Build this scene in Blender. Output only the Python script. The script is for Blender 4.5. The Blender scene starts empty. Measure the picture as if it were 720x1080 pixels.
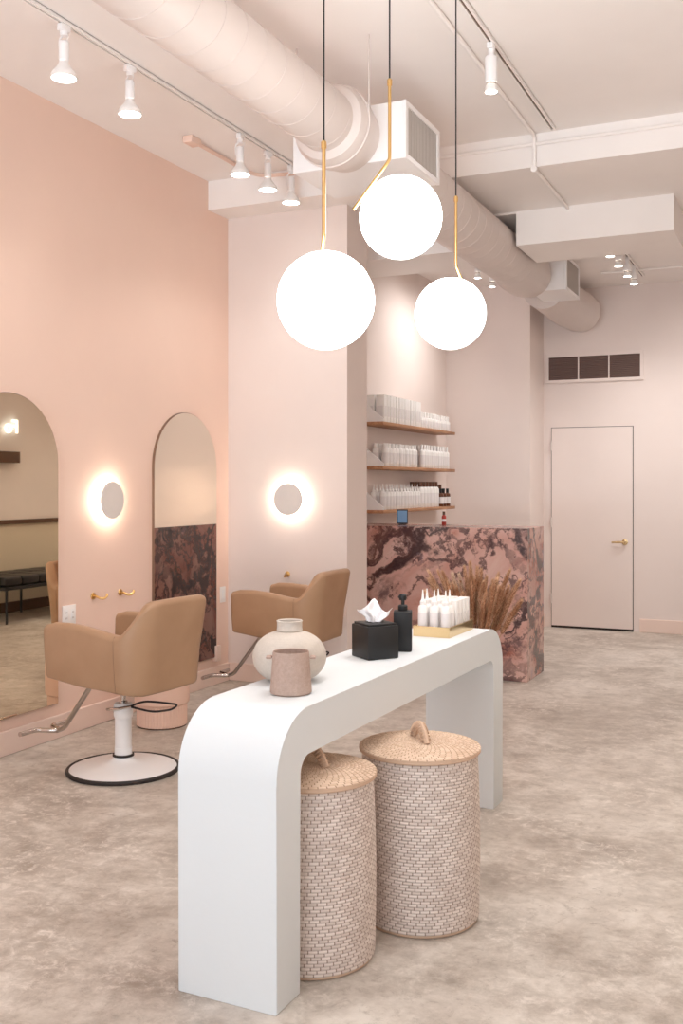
import bpy, bmesh, math, random
from mathutils import Vector, Matrix
random.seed(7)
PI = math.pi
C = bpy.context.scene.collection
sin, cos = math.sin, math.cos

# ------------------------------------------------------------------ helpers
def lin(c):
    c = c / 255.0
    return c / 12.92 if c <= 0.04045 else ((c + 0.055) / 1.055) ** 2.4
def rgb(r, g, b): return (lin(r), lin(g), lin(b), 1.0)

def mat(name, col, rough=0.6, metal=0.0, emit=None, estr=0.0, spec=0.5, coat=0.0, sheen=0.0, trans=0.0):
    m = bpy.data.materials.new(name); m.use_nodes = True
    b = m.node_tree.nodes['Principled BSDF']
    b.inputs['Base Color'].default_value = col
    b.inputs['Roughness'].default_value = rough
    b.inputs['Metallic'].default_value = metal
    b.inputs['Specular IOR Level'].default_value = spec
    b.inputs['Coat Weight'].default_value = coat
    b.inputs['Sheen Weight'].default_value = sheen
    b.inputs['Transmission Weight'].default_value = trans
    if emit:
        b.inputs['Emission Color'].default_value = emit
        b.inputs['Emission Strength'].default_value = estr
    return m

class NT:
    def __init__(s, m):
        s.t = m.node_tree; s.n = s.t.nodes; s.b = s.n['Principled BSDF']
    def new(s, typ, **kw):
        n = s.n.new(typ)
        for k, v in kw.items():
            if k in n.inputs: n.inputs[k].default_value = v
            else: setattr(n, k, v)
        return n
    def link(s, a, b): s.t.links.new(a, b)
    def ramp(s, fac, stops):
        r = s.n.new('ShaderNodeValToRGB'); e = r.color_ramp.elements
        while len(e) > 1: e.remove(e[0])
        e[0].position = stops[0][0]; e[0].color = stops[0][1]
        for p, c in stops[1:]:
            x = e.new(p); x.color = c
        s.link(fac, r.inputs[0]); return r.outputs[0]
    def mix(s, fac, a, b, blend='MIX'):
        m = s.n.new('ShaderNodeMix'); m.data_type = 'RGBA'; m.blend_type = blend
        for sock, v in ((m.inputs[0], fac), (m.inputs[6], a), (m.inputs[7], b)):
            if hasattr(v, 'is_output'): s.link(v, sock)
            else: sock.default_value = v
        return m.outputs[2]
    def math(s, op, a, b=0.0):
        m = s.n.new('ShaderNodeMath'); m.operation = op
        for sock, v in ((m.inputs[0], a), (m.inputs[1], b)):
            if hasattr(v, 'is_output'): s.link(v, sock)
            else: sock.default_value = v
        return m.outputs[0]
    def bump(s, h, strength, dist=0.01):
        b = s.new('ShaderNodeBump', Strength=strength, Distance=dist)
        s.link(h, b.inputs['Height']); s.link(b.outputs[0], s.b.inputs['Normal'])
    def obj(s): return s.n.new('ShaderNodeTexCoord').outputs['Object']

def paint(name, col, rough=0.55, var=0.025, bump=0.04):
    m = mat(name, col, rough, spec=0.3); t = NT(m)
    n = t.new('ShaderNodeTexNoise', Scale=1.7, Detail=5.0); t.link(t.obj(), n.inputs['Vector'])
    lo = tuple(max(0, c * (1 - var)) for c in col[:3]) + (1,); hi = tuple(min(1, c * (1 + var)) for c in col[:3]) + (1,)
    t.link(t.ramp(n.outputs[0], [(0.3, lo), (0.7, hi)]), t.b.inputs['Base Color'])
    f = t.new('ShaderNodeTexNoise', Scale=140.0, Detail=2.0); t.link(t.obj(), f.inputs['Vector'])
    t.bump(f.outputs[0], bump, 0.003)
    return m

# ---- mesh builders
def box(bm, x0, x1, y0, y1, z0, z1, bev=0.0, seg=2):
    vs = [bm.verts.new((x, y, z)) for x in (x0, x1) for y in (y0, y1) for z in (z0, z1)]
    fs = []
    for idx in ((0, 1, 3, 2), (4, 6, 7, 5), (0, 4, 5, 1), (2, 3, 7, 6), (0, 2, 6, 4), (1, 5, 7, 3)):
        fs.append(bm.faces.new([vs[i] for i in idx]))
    if bev:
        es = set(e for f in fs for e in f.edges)
        bmesh.ops.bevel(bm, geom=list(es), offset=bev, segments=seg, affect='EDGES', profile=0.5, clamp_overlap=True)
    return vs
def lathe(bm, prof, n=32, c=(0, 0, 0), mtx=None):
    rings = []
    for r, z in prof:
        if r < 1e-6: rings.append([bm.verts.new((0, 0, z))])
        else: rings.append([bm.verts.new((r * cos(2 * PI * i / n), r * sin(2 * PI * i / n), z)) for i in range(n)])
    allv = [v for r in rings for v in r]
    for a, b in zip(rings, rings[1:]):
        if len(a) == 1 and len(b) == 1: continue
        for i in range(n):
            j = (i + 1) % n
            if len(a) == 1: bm.faces.new((a[0], b[j], b[i]))
            elif len(b) == 1: bm.faces.new((a[i], a[j], b[0]))
            else: bm.faces.new((a[i], a[j], b[j], b[i]))
    M = (mtx or Matrix.Identity(4)); M = Matrix.Translation(c) @ M
    for v in allv: v.co = M @ v.co
    return allv
def tube(bm, pts, r, n=10, closed=False, cap=True, flat=1.0):
    pts = [Vector(p) for p in pts]; N = len(pts); rings = []; prev = None
    for i, p in enumerate(pts):
        if closed: t = pts[(i + 1) % N] - pts[i - 1]
        else: t = pts[min(i + 1, N - 1)] - pts[max(i - 1, 0)]
        t.normalize()
        if prev is None:
            up = Vector((0, 0, 1)) if abs(t.z) < 0.9 else Vector((1, 0, 0))
            a = t.cross(up).normalized()
        else:
            a = (prev - t * prev.dot(t)).normalized()
        prev = a; b = t.cross(a)
        rr = r[i] if isinstance(r, (list, tuple)) else r
        rings.append([bm.verts.new(p + a * (rr * cos(2 * PI * k / n)) + b * (rr * flat * sin(2 * PI * k / n))) for k in range(n)])
    rng = range(N) if closed else range(N - 1)
    for i in rng:
        a, b = rings[i], rings[(i + 1) % N]
        for k in range(n): bm.faces.new((a[k], a[(k + 1) % n], b[(k + 1) % n], b[k]))
    if cap and not closed:
        bm.faces.new(rings[0][::-1]); bm.faces.new(rings[-1])
def fillet(pts, rad, n=6):
    P = [Vector(p) for p in pts]; out = [P[0]]
    for i in range(1, len(P) - 1):
        a, b, c = P[i - 1], P[i], P[i + 1]
        d1, d2 = (a - b), (c - b); l = min(rad, d1.length * .49, d2.length * .49)
        s, e = b + d1.normalized() * l, b + d2.normalized() * l
        for k in range(n + 1):
            t = k / n; out.append(s * (1 - t) ** 2 + b * (2 * t * (1 - t)) + e * t * t)
    out.append(P[-1]); return out
def prism(bm, poly, h, axis='z', off=0.0, bev=0.0):
    """poly: 2D points; extruded along axis from off to off+h"""
    def mk(p, d):
        if axis == 'z': return (p[0], p[1], d)
        if axis == 'x': return (d, p[0], p[1])
        return (p[0], d, p[1])
    a = [bm.verts.new(mk(p, off)) for p in poly]; b = [bm.verts.new(mk(p, off + h)) for p in poly]
    n = len(poly); fs = []
    f0 = bm.faces.new(a); f1 = bm.faces.new(b[::-1])
    for i in range(n): fs.append(bm.faces.new((a[i], b[i], b[(i + 1) % n], a[(i + 1) % n])))
    if bev:
        bmesh.ops.bevel(bm, geom=list(f0.edges) + list(f1.edges), offset=bev, segments=2, affect='EDGES', profile=0.5)
def obj(name, bm, m, parent=None, smooth=True, ang=0.6, loc=None, rot=None):
    bmesh.ops.recalc_face_normals(bm, faces=bm.faces)
    me = bpy.data.meshes.new(name); bm.to_mesh(me); bm.free()
    me.materials.append(m)
    if smooth:
        for p in me.polygons: p.use_smooth = True
        try: me.set_sharp_from_angle(angle=ang)
        except Exception: pass
    o = bpy.data.objects.new(name, me); C.objects.link(o)
    if parent: o.parent = parent
    if loc: o.location = loc
    if rot: o.rotation_euler = rot
    return o
def tag(o, label, cat, group=None):
    o['label'] = label; o['category'] = cat
    if group: o['group'] = group
    return o
def thing(name, label, cat, loc=(0, 0, 0), rz=0.0, group=None):
    o = bpy.data.objects.new(name, None); C.objects.link(o); o.empty_display_size = 0.05
    o.location = loc; o.rotation_euler = (0, 0, rz)
    return tag(o, label, cat, group)
def struct(name, bm, m, parent=None, smooth=False):
    o = obj(name, bm, m, parent, smooth=smooth)
    if parent is None: o['kind'] = 'structure'
    return o
def dup(root, loc, rz=None, label=None, group=None):
    r = root.copy(); C.objects.link(r); r.location = loc
    if rz is not None: r.rotation_euler = (0, 0, rz)
    if label: r['label'] = label
    if group: r['group'] = group
    def rec(a, b):
        for ch in list(a.children):
            d = ch.copy(); C.objects.link(d); d.parent = b
            d.matrix_parent_inverse = ch.matrix_parent_inverse.copy()
            rec(ch, d)
    rec(root, r)
    return r
def B(): return bmesh.new()
def bxo(name, args, m, parent=None, bev=0.0, **kw):
    bm = B(); box(bm, *args, bev=bev); return obj(name, bm, m, parent, **kw)

# ------------------------------------------------------------------ materials
M = {}
M['peach'] = paint('peach wall paint', rgb(235, 207, 192))
M['blush'] = paint('blush wall paint', rgb(231, 218, 212))
M['ceil'] = paint('ceiling paint', rgb(244, 239, 236))
M['base'] = paint('baseboard paint', rgb(234, 211, 199), rough=0.4)
M['door'] = paint('door paint', rgb(230, 206, 196), rough=0.4)
M['white'] = mat('white enamel', rgb(240, 240, 240), 0.35)
M['white_metal'] = mat('white powder coat', rgb(238, 236, 236), 0.3)
M['vent'] = paint('duct paint', rgb(214, 203, 198), rough=0.4)
M['grille'] = mat('grey grille', rgb(190, 182, 176), 0.5)
M['dark_vent'] = mat('dark louvre', rgb(122, 98, 90), 0.6)
M['black'] = mat('matte black', rgb(22, 23, 26), 0.45)
M['rubber'] = mat('black rubber', rgb(40, 32, 30), 0.6)
M['brass'] = mat('brushed brass', rgb(216, 178, 118), 0.3, 1.0)
M['gold'] = mat('polished gold', rgb(228, 202, 156), 0.2, 1.0)
M['chrome'] = mat('chrome', rgb(205, 195, 190), 0.15, 1.0)
M['steel'] = mat('brushed steel', rgb(190, 180, 172), 0.3, 1.0)
M['globe'] = mat('opal glass', rgb(255, 252, 246), 0.2, emit=(1.0, 0.975, 0.945, 1), estr=14.5)
M['lens'] = mat('lit lamp lens', rgb(255, 255, 250), 0.2, emit=(1.0, 0.95, 0.86, 1), estr=14.0)
M['led'] = mat('lit led band', rgb(255, 250, 240), 0.4, emit=(1.0, 0.87, 0.72, 1), estr=58.0)
M['neon'] = mat('white neon', rgb(240, 250, 255), 0.3, emit=(0.85, 0.95, 1, 1), estr=2.2)
M['disc'] = mat('sconce disc', rgb(226, 219, 214), 0.6)
M['mirror'] = mat('mirror glass', rgb(236, 222, 200), 0.015, 1.0)
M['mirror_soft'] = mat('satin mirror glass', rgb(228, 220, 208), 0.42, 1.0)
M['mirror_edge'] = mat('mirror edge', rgb(120, 92, 74), 0.4)
M['offwhite'] = paint('off white wall paint', rgb(241, 234, 228))
M['tan_wall'] = paint('olive beige panel', rgb(222, 212, 190))
M['brown'] = mat('dark brown trim', rgb(92, 64, 44), 0.5)
M['tissue'] = mat('tissue paper', rgb(245, 245, 248), 0.9)
M['plastic'] = mat('white bottle plastic', rgb(240, 238, 236), 0.35)
M['label'] = mat('bottle label', rgb(226, 222, 222), 0.6)
M['amber'] = mat('amber cap', rgb(96, 56, 34), 0.3)
M['red'] = mat('red plastic', rgb(176, 60, 50), 0.4)
M['screen'] = mat('blue screen', rgb(96, 130, 165), 0.2, emit=rgb(120, 155, 190), estr=0.12)
M['plate'] = mat('outlet plastic', rgb(244, 240, 238), 0.35)
M['slot'] = mat('outlet slot', rgb(150, 130, 124), 0.6)
M['pink'] = mat('pink upholstery', rgb(234, 198, 180), 0.7)

# plaster console
m = mat('white plaster', rgb(219, 224, 227), 0.55, spec=0.3); t = NT(m)
n = t.new('ShaderNodeTexNoise', Scale=30.0, Detail=6.0); t.link(t.obj(), n.inputs['Vector']); t.bump(n.outputs[0], 0.06, 0.01)
M['plaster'] = m
# concrete floor
m = mat('polished concrete', rgb(180, 168, 156), 0.3, spec=0.45); t = NT(m); co = t.obj()
n1 = t.new('ShaderNodeTexNoise', Scale=1.1, Detail=10.0, Roughness=0.68, Distortion=0.35); t.link(co, n1.inputs['Vector'])
n2 = t.new('ShaderNodeTexNoise', Scale=5.0, Detail=12.0, Roughness=0.74, Distortion=0.25); t.link(co, n2.inputs['Vector'])
n3 = t.new('ShaderNodeTexNoise', Scale=55.0, Detail=6.0, Roughness=0.75); t.link(co, n3.inputs['Vector'])
c1 = t.ramp(n1.outputs[0], [(0.38, rgb(150, 138, 127)), (0.47, rgb(174, 163, 152)), (0.54, rgb(200, 191, 181)), (0.66, rgb(218, 211, 203))])
c2 = t.ramp(n2.outputs[0], [(0.36, rgb(146, 135, 124)), (0.5, rgb(188, 178, 168)), (0.62, rgb(218, 211, 202))])
n4 = t.new('ShaderNodeTexNoise', Scale=17.0, Detail=12.0, Roughness=0.8, Distortion=0.4); t.link(co, n4.inputs['Vector'])
n5 = t.new('ShaderNodeTexNoise', Scale=2.0, Detail=6.0); t.link(co, n5.inputs['Vector'])
c4 = t.mix(0.48, c1, c2)
hi = t.math('MULTIPLY', t.ramp(n4.outputs[0], [(0.50, (0, 0, 0, 1)), (0.62, (0.75, .75, .75, 1))]), t.ramp(n5.outputs[0], [(0.42, (0.15, .15, .15, 1)), (0.58, (1, 1, 1, 1))]))
lo = t.math('MULTIPLY', t.ramp(n4.outputs[0], [(0.36, (0.7, .7, .7, 1)), (0.47, (0, 0, 0, 1))]), t.ramp(n5.outputs[0], [(0.40, (1, 1, 1, 1)), (0.62, (0.3, .3, .3, 1))]))
c5 = t.mix(lo, t.mix(hi, c4, rgb(224, 216, 207)), rgb(146, 134, 122))
t.link(c5, t.b.inputs['Base Color'])
t.link(t.ramp(n2.outputs[0], [(0.3, (0.36, .36, .36, 1)), (0.7, (0.46, .46, .46, 1))]), t.b.inputs['Roughness'])
t.bump(n3.outputs[0], 0.015, 0.003)
M['floor'] = m
# marble
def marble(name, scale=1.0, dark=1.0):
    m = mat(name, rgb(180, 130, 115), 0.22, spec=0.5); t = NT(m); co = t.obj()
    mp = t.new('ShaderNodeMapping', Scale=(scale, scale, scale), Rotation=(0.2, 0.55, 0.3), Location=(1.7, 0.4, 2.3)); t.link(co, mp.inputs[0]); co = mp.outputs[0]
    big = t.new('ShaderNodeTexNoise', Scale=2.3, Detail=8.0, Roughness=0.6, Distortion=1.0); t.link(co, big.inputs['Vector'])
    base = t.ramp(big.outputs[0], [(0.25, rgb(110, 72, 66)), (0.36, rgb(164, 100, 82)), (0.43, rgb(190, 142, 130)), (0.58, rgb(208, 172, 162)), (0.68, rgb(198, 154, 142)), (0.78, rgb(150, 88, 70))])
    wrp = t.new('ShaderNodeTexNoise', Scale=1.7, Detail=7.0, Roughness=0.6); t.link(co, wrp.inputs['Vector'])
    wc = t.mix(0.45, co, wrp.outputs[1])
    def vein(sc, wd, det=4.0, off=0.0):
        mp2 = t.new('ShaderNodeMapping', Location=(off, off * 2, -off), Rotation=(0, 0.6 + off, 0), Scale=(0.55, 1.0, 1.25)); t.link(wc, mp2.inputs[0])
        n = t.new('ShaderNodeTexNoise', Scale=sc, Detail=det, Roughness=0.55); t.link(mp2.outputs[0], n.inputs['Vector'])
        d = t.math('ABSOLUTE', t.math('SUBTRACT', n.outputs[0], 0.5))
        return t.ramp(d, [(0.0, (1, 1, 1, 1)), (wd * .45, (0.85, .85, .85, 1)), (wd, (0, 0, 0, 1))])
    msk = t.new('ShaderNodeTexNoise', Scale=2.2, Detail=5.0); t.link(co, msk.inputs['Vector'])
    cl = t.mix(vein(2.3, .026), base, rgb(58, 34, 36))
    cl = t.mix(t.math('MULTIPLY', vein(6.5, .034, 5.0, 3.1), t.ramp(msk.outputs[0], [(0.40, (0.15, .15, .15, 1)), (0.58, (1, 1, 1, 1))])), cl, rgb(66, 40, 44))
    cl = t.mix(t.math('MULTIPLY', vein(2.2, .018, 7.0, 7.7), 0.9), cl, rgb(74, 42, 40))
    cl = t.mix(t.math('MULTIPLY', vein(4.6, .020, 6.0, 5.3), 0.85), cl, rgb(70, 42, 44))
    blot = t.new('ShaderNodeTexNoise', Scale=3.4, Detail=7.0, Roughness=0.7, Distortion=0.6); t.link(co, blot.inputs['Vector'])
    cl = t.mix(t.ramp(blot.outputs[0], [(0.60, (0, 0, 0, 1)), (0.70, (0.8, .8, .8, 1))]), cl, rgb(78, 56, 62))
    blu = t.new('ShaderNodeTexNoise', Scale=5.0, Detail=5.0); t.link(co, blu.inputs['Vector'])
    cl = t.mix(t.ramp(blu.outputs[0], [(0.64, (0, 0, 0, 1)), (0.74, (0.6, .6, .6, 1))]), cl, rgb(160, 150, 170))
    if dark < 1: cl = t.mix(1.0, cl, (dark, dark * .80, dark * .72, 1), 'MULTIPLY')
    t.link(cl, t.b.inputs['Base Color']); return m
M['marble'] = marble('rose brown marble', 0.62)
M['painted_reflection'] = marble('painted marble reflection', 0.8, 0.36)  # colour of marble as reflected in the mirror, darkened to suit
# leather
m = mat('tan leather', rgb(196, 160, 128), 0.42, spec=0.4); t = NT(m); co = t.obj()
n = t.new('ShaderNodeTexVoronoi', Scale=420.0); t.link(co, n.inputs['Vector']); t.bump(n.outputs[0], 0.05, 0.002)
n = t.new('ShaderNodeTexNoise', Scale=6.0, Detail=4.0); t.link(co, n.inputs['Vector'])
t.link(t.ramp(n.outputs[0], [(0.3, rgb(164, 130, 101)), (0.7, rgb(173, 139, 110))]), t.b.inputs['Base Color'])
M['leather'] = m
M['leather_seam'] = mat('leather piping', rgb(146, 114, 88), 0.5)
M['black_leather'] = mat('black leather', rgb(24, 22, 24), 0.4)
# wood shelf
m = mat('oak', rgb(176, 128, 92), 0.5); t = NT(m); co = t.obj()
mp = t.new('ShaderNodeMapping', Scale=(14, 1.2, 14)); t.link(co, mp.inputs[0])
n = t.new('ShaderNodeTexNoise', Scale=3.0, Detail=6.0); t.link(mp.outputs[0], n.inputs['Vector'])
t.link(t.ramp(n.outputs[0], [(0.3, rgb(150, 100, 68)), (0.7, rgb(192, 146, 108))]), t.b.inputs['Base Color'])
M['oak'] = m
# ceramics
def ceramic(name, c1, c2, rough=0.75):
    m = mat(name, c1, rough, spec=0.3); t = NT(m); co = t.obj()
    n = t.new('ShaderNodeTexNoise', Scale=90.0, Detail=6.0, Roughness=0.8); t.link(co, n.inputs['Vector'])
    t.link(t.ramp(n.outputs[0], [(0.35, c1), (0.65, c2)]), t.b.inputs['Base Color'])
    w = t.new('ShaderNodeTexWave', Scale=50.0, Distortion=1.0, bands_direction='Z'); t.link(co, w.inputs['Vector'])
    t.bump(w.outputs[1], 0.08, 0.002); return m
M['vase'] = ceramic('pale bisque ceramic', rgb(190, 180, 170), rgb(200, 190, 180))
M['cup'] = ceramic('taupe stoneware', rgb(164, 141, 129), rgb(180, 157, 145))
# rattan (uv: u = stitch index, v = row index)
def rattan(name, light, light2, dark):
    m = mat(name, light, 0.7, spec=0.25); t = NT(m)
    uv = t.n.new('ShaderNodeTexCoord').outputs['UV']; sp = t.new('ShaderNodeSeparateXYZ'); t.link(uv, sp.inputs[0])
    u, v = sp.outputs[0], sp.outputs[1]
    row = t.math('FLOOR', v)
    fu = t.math('FRACT', t.math('ADD', u, t.math('MULTIPLY', row, -0.35)))
    fv = t.math('FRACT', v)
    gu = t.ramp(fu, [(0.0, (1, 1, 1, 1)), (0.06, (0.9, .9, .9, 1)), (0.13, (0, 0, 0, 1)), (0.97, (0, 0, 0, 1)), (1.0, (.8, .8, .8, 1))])
    gv = t.ramp(fv, [(0.0, (.45, .45, .45, 1)), (0.16, (0, 0, 0, 1)), (0.86, (0, 0, 0, 1)), (1.0, (.45, .45, .45, 1))])
    g = t.math('MAXIMUM', gu, gv)
    wn = t.new('ShaderNodeTexWhiteNoise', noise_dimensions='2D')
    cb = t.new('ShaderNodeCombineXYZ'); t.link(t.math('FLOOR', t.math('ADD', u, t.math('MULTIPLY', row, -0.35))), cb.inputs[0]); t.link(row, cb.inputs[1])
    t.link(cb.outputs[0], wn.inputs['Vector'])
    c = t.mix(wn.outputs[0], light, light2)
    t.link(t.mix(g, c, dark), t.b.inputs['Base Color']); return m
M['rattan'] = rattan('whitewashed rattan', rgb(228, 216, 208), rgb(206, 191, 182), rgb(142, 120, 108))
M['rattan_lid'] = rattan('natural rattan', rgb(222, 198, 176), rgb(204, 176, 152), rgb(140, 106, 82))
M['rattan_band'] = mat('rattan band', rgb(204, 174, 150), 0.7)
# dried grass
m = mat('dried plume', rgb(188, 150, 118), 0.9); t = NT(m); oi = t.n.new('ShaderNodeTexNoise'); oi.inputs['Scale'].default_value = 14.0
t.link(t.obj(), oi.inputs['Vector'])
t.link(t.ramp(oi.outputs[0], [(0.35, rgb(190, 146, 112)), (0.65, rgb(240, 206, 174))]), t.b.inputs['Base Color'])
M['plume'] = m
M['stem'] = mat('dried stem', rgb(168, 134, 96), 0.8)
M['plume_core'] = mat('plume seed core', rgb(150, 106, 78), 0.9)
M['plume_pale'] = mat('pale dried plume', rgb(226, 204, 182), 0.9)

# ------------------------------------------------------------------ setting
XL, XR, YF, YB = -3.97, 0.5, -3.0, 10.45
ZC, ZC2, YS = 3.70, 3.49, 6.32
YP0, YP1, XP = 6.60, 6.96, -2.98          # pier
XA, YA = -3.35, 9.89                       # alcove wall, alcove back
XW = -2.475

bm = B(); box(bm, XL - .2, XR + .2, YF - .2, YB + .2, -0.15, 0.0); struct('floor', bm, M['floor'])
bm = B(); box(bm, XL - .2, XR + .2, YF - .2, YS, ZC, ZC + .15); box(bm, XL - .2, XR + .2, YS, YB + .2, ZC2, ZC + .15)
struct('ceiling', bm, M['ceil'])
bm = B(); box(bm, XL - .2, XL, YF, YP0, 0, ZC); struct('wall_left', bm, M['peach'])
bm = B(); box(bm, XL - .2, XP, YP0, YP1, 0, ZC2); struct('wall_pier', bm, M['blush'])
bm = B(); box(bm, XL - .2, XA, YP1, YA, 0, ZC2); struct('wall_alcove', bm, M['blush'])
bm = B(); box(bm, XL - .2, XW, YA, YB, 0, ZC2); struct('wall_alcove_end', bm, M['blush'])
bm = B(); box(bm, XL - .2, XR + .2, YB, YB + .2, 0, ZC2)
struct('wall_back', bm, M['blush'])
bm = B(); box(bm, XR, XR + .2, YF, YB, 0, ZC); struct('wall_right', bm, M['offwhite'])
bm = B()                                    # storefront: piers, sill and header round one wide opening
box(bm, XL - .2, -3.7, YF - .2, YF, 0, ZC); box(bm, .3, XR + .2, YF - .2, YF, 0, ZC)
box(bm, -3.7, .3, YF - .2, YF, 3.35, ZC); box(bm, -3.7, .3, YF - .2, YF, 0, .25)
struct('wall_front', bm, M['blush'])
bm = B()
for x in (-3.7, -2.38, -1.08, .24): box(bm, x, x + .06, YF - .12, YF - .06, .25, 3.35)
for z in (.25, 2.5, 3.29): box(bm, -3.7, .3, YF - .12, YF - .06, z, z + .06)
struct('window_1', bm, M['black'])
# ceiling beam (dropped soffit) notched round the duct
bm = B()
box(bm, XA, -2.42, 7.3, 7.93, 3.24, ZC2); box(bm, -1.93, -.82, 7.3, 7.93, 3.24, ZC2); box(bm, -2.42, -1.93, 7.3, 7.93, 3.475, ZC2)
struct('ceiling_beam', bm, M['ceil'])
# lower panel of the right wall and its ledge (seen in the arched mirror)
bm = B(); box(bm, XR - .02, XR, 3.0, YB, 0, 1.02); struct('trim_2', bm, M['tan_wall'])
bm = B(); box(bm, XR - .05, XR, 3.0, YB, 1.02, 1.07, .004); struct('trim_3', bm, M['brown'])
bm = B(); box(bm, XR - .035, XR - .02, 3.0, YB, 0, .12, .003); struct('baseboard_right', bm, M['brown'])
def baseb(name, args):
    bm = B(); box(bm, *args, .006); struct(name, bm, M['base'])
baseb('baseboard_left', (XL, XL + .018, YF, YP0, 0, .135))
baseb('baseboard_pier', (XL + .018, XP, YP0 - .018, YP0, 0, .135))
baseb('baseboard_alcove', (XW, XW + .018, YA, YB, 0, .135))
baseb('baseboard_back', (-1.50, XR - .05, YB - .018, YB, 0, .135))

# ---- door in the back wall
dx0, dx1, dh = -2.385, -1.568, 2.065
bm = B(); box(bm, dx0 - .006, dx1 + .006, YB - .004, YB, 0, dh + .006); struct('door_gap_shade', bm, M['rubber'])  # dark sheet put in for the shade in the gap round the door
bm = B(); box(bm, dx0, dx1, YB - .016, YB - .005, .022, dh, .003); d = struct('door_1', bm, M['blush'])
h = B(); lathe(h, [(0, 0), (.03, 0), (.03, .008), (.012, .012), (.012, .045), (0, .045)], 24, (dx1 - .075, YB - .016, .90), Matrix.Rotation(PI / 2, 4, 'X'))
tube(h, fillet([(dx1 - .075, YB - .056, .90), (dx1 - .115, YB - .062, .90), (dx1 - .20, YB - .060, .896)], .02), [.011] * 8 + [.008], 10)
hh = obj('door_handle', h, M['gold'], d)
for z in (.25, 1.04, 1.83):
    h = B(); lathe(h, [(0, 0), (.009, 0), (.009, .1), (0, .1)], 12, (dx0 - .004, YB - .022, z)); obj('hinge', h, M['vent'], d)

# ---- dark return-air grille
g = thing('wall_vent', 'wide dark louvred air grille in three bays above the plain door', 'vent', (-1.955, YB, 2.56))
bm = B(); W2, Hh = .46, .235
for a in ((-W2 - .03, W2 + .03, -.02, 0, -.03, 0), (-W2 - .03, W2 + .03, -.02, 0, Hh, Hh + .03), (-W2 - .03, -W2, -.02, 0, 0, Hh), (W2, W2 + .03, -.02, 0, 0, Hh),
          (-W2 / 3 - .006, -W2 / 3 + .006, -.02, 0, 0, Hh), (W2 / 3 - .006, W2 / 3 + .006, -.02, 0, 0, Hh)): box(bm, *a)
obj('frame', bm, M['blush'], g, smooth=False)
bm = B(); box(bm, -W2, W2, -.003, -.0005, 0, Hh)
for i in range(13):
    z = .006 + i * .0178
    vs = box(bm, -W2, W2, -.016, -.003, z, z + .003)
    for v in vs: v.co.z += (v.co.y + .003) * -.6
obj('louvre', bm, M['dark_vent'], g, smooth=False)

# ------------------------------------------------------------------ air duct
DX, DZ = -2.15, 3.275
d = thing('air_duct', 'long round pale pink ventilation duct hung below the ceiling', 'duct', (DX, 1.0, DZ))
RY = Matrix.Rotation(-PI / 2, 4, 'X')   # lathe z -> +y
def ycyl(bm, prof, n=48): lathe(bm, [(r, y - 1.0) for r, y in prof], n, (0, 0, 0), RY)
bm = B(); ycyl(bm, [(0, 1.0), (.150, 1.0), (.150, 4.62)]); obj('duct_pipe', bm, M['vent'], d)
bm = B(); tube(bm, [(.151 * cos(a), (a / (2 * PI)) * .165, .151 * sin(a)) for a in [k * 2 * PI / 40 for k in range(40 * 21)]], .0013, 5); obj('spiral_seam', bm, M['vent'], d)
bm = B(); ycyl(bm, [(.150, 4.50), (.185, 4.52), (.20, 4.56), (.20, 4.66), (.19, 4.70), (.175, 4.78)]); obj('collar', bm, M['vent'], d)
bm = B(); ycyl(bm, [(.188, 5.30), (.188, 8.05), (.20, 8.12), (.212, 8.18), (.212, 8.40), (.205, 8.48), (.19, 8.57)]); obj('duct_pipe', bm, M['vent'], d)
bm = B(); tube(bm, [(.1885 * cos(a), 4.32 + (a / (2 * PI)) * .165, .1885 * sin(a)) for a in [k * 2 * PI / 40 for k in range(40 * 16)]], .0014, 5); obj('spiral_seam', bm, M['vent'], d)
bm = B()
pts = [(0, 8.1, 0), (0, 8.6, 0), (.005, 8.9, -.012), (.035, 9.1, -.03), (.08, 9.25, -.05), (.13, 9.35, -.07)]
tube(bm, pts, [.20, .205, .21, .21, .205, .185], 40); obj('duct_pipe', bm, M['vent'], d)
for (y0, y1) in ((4.78, 5.30), (8.57, 9.12)):
    bm = B(); box(bm, -.325 if y0 < 5 else .0, .30, y0 - 1, y1 - 1, -.14, .155, .006); bx_ = obj('vent_box', bm, M['white_metal'], d, smooth=False)
    bm = B()
    for a in ((y0 - 1, y1 - 1, -.14, -.115), (y0 - 1, y1 - 1, .13, .155), (y0 - 1, y0 - .965, -.115, .13), (y1 - 1.035, y1 - 1, -.115, .13)):
        box(bm, .30, .318, *a)
    obj('grille_frame', bm, M['white_metal'], bx_, smooth=False)
    bm = B(); nn = 22
    for i in range(nn):
        yy = y0 - .96 + i * (y1 - y0 - .08) / (nn - 1)
        box(bm, .301, .312, yy - .004, yy + .004, -.115, .13)
    box(bm, .3003, .302, y0 - .965, y1 - 1.035, -.115, .13)
    obj('grille', bm, M['grille'], bx_, smooth=False)
for y in (2.4, 4.58):
    top = (ZC if y < YS else ZC2) - DZ
    bm = B(); r = .15 if y < 4 else (.20 if y < 5 else .178)
    for sx in (-1, 1): tube(bm, [(sx * r, y - 1, 0), (sx * r, y - 1, top)], .004, 6)
    ring = [((r + .003) * cos(k * 2 * PI / 40), y - 1, (r + .003) * sin(k * 2 * PI / 40)) for k in range(40)]
    tube(bm, ring, .006, 6, closed=True)
    obj('hanger', bm, M['vent'], d)

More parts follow.
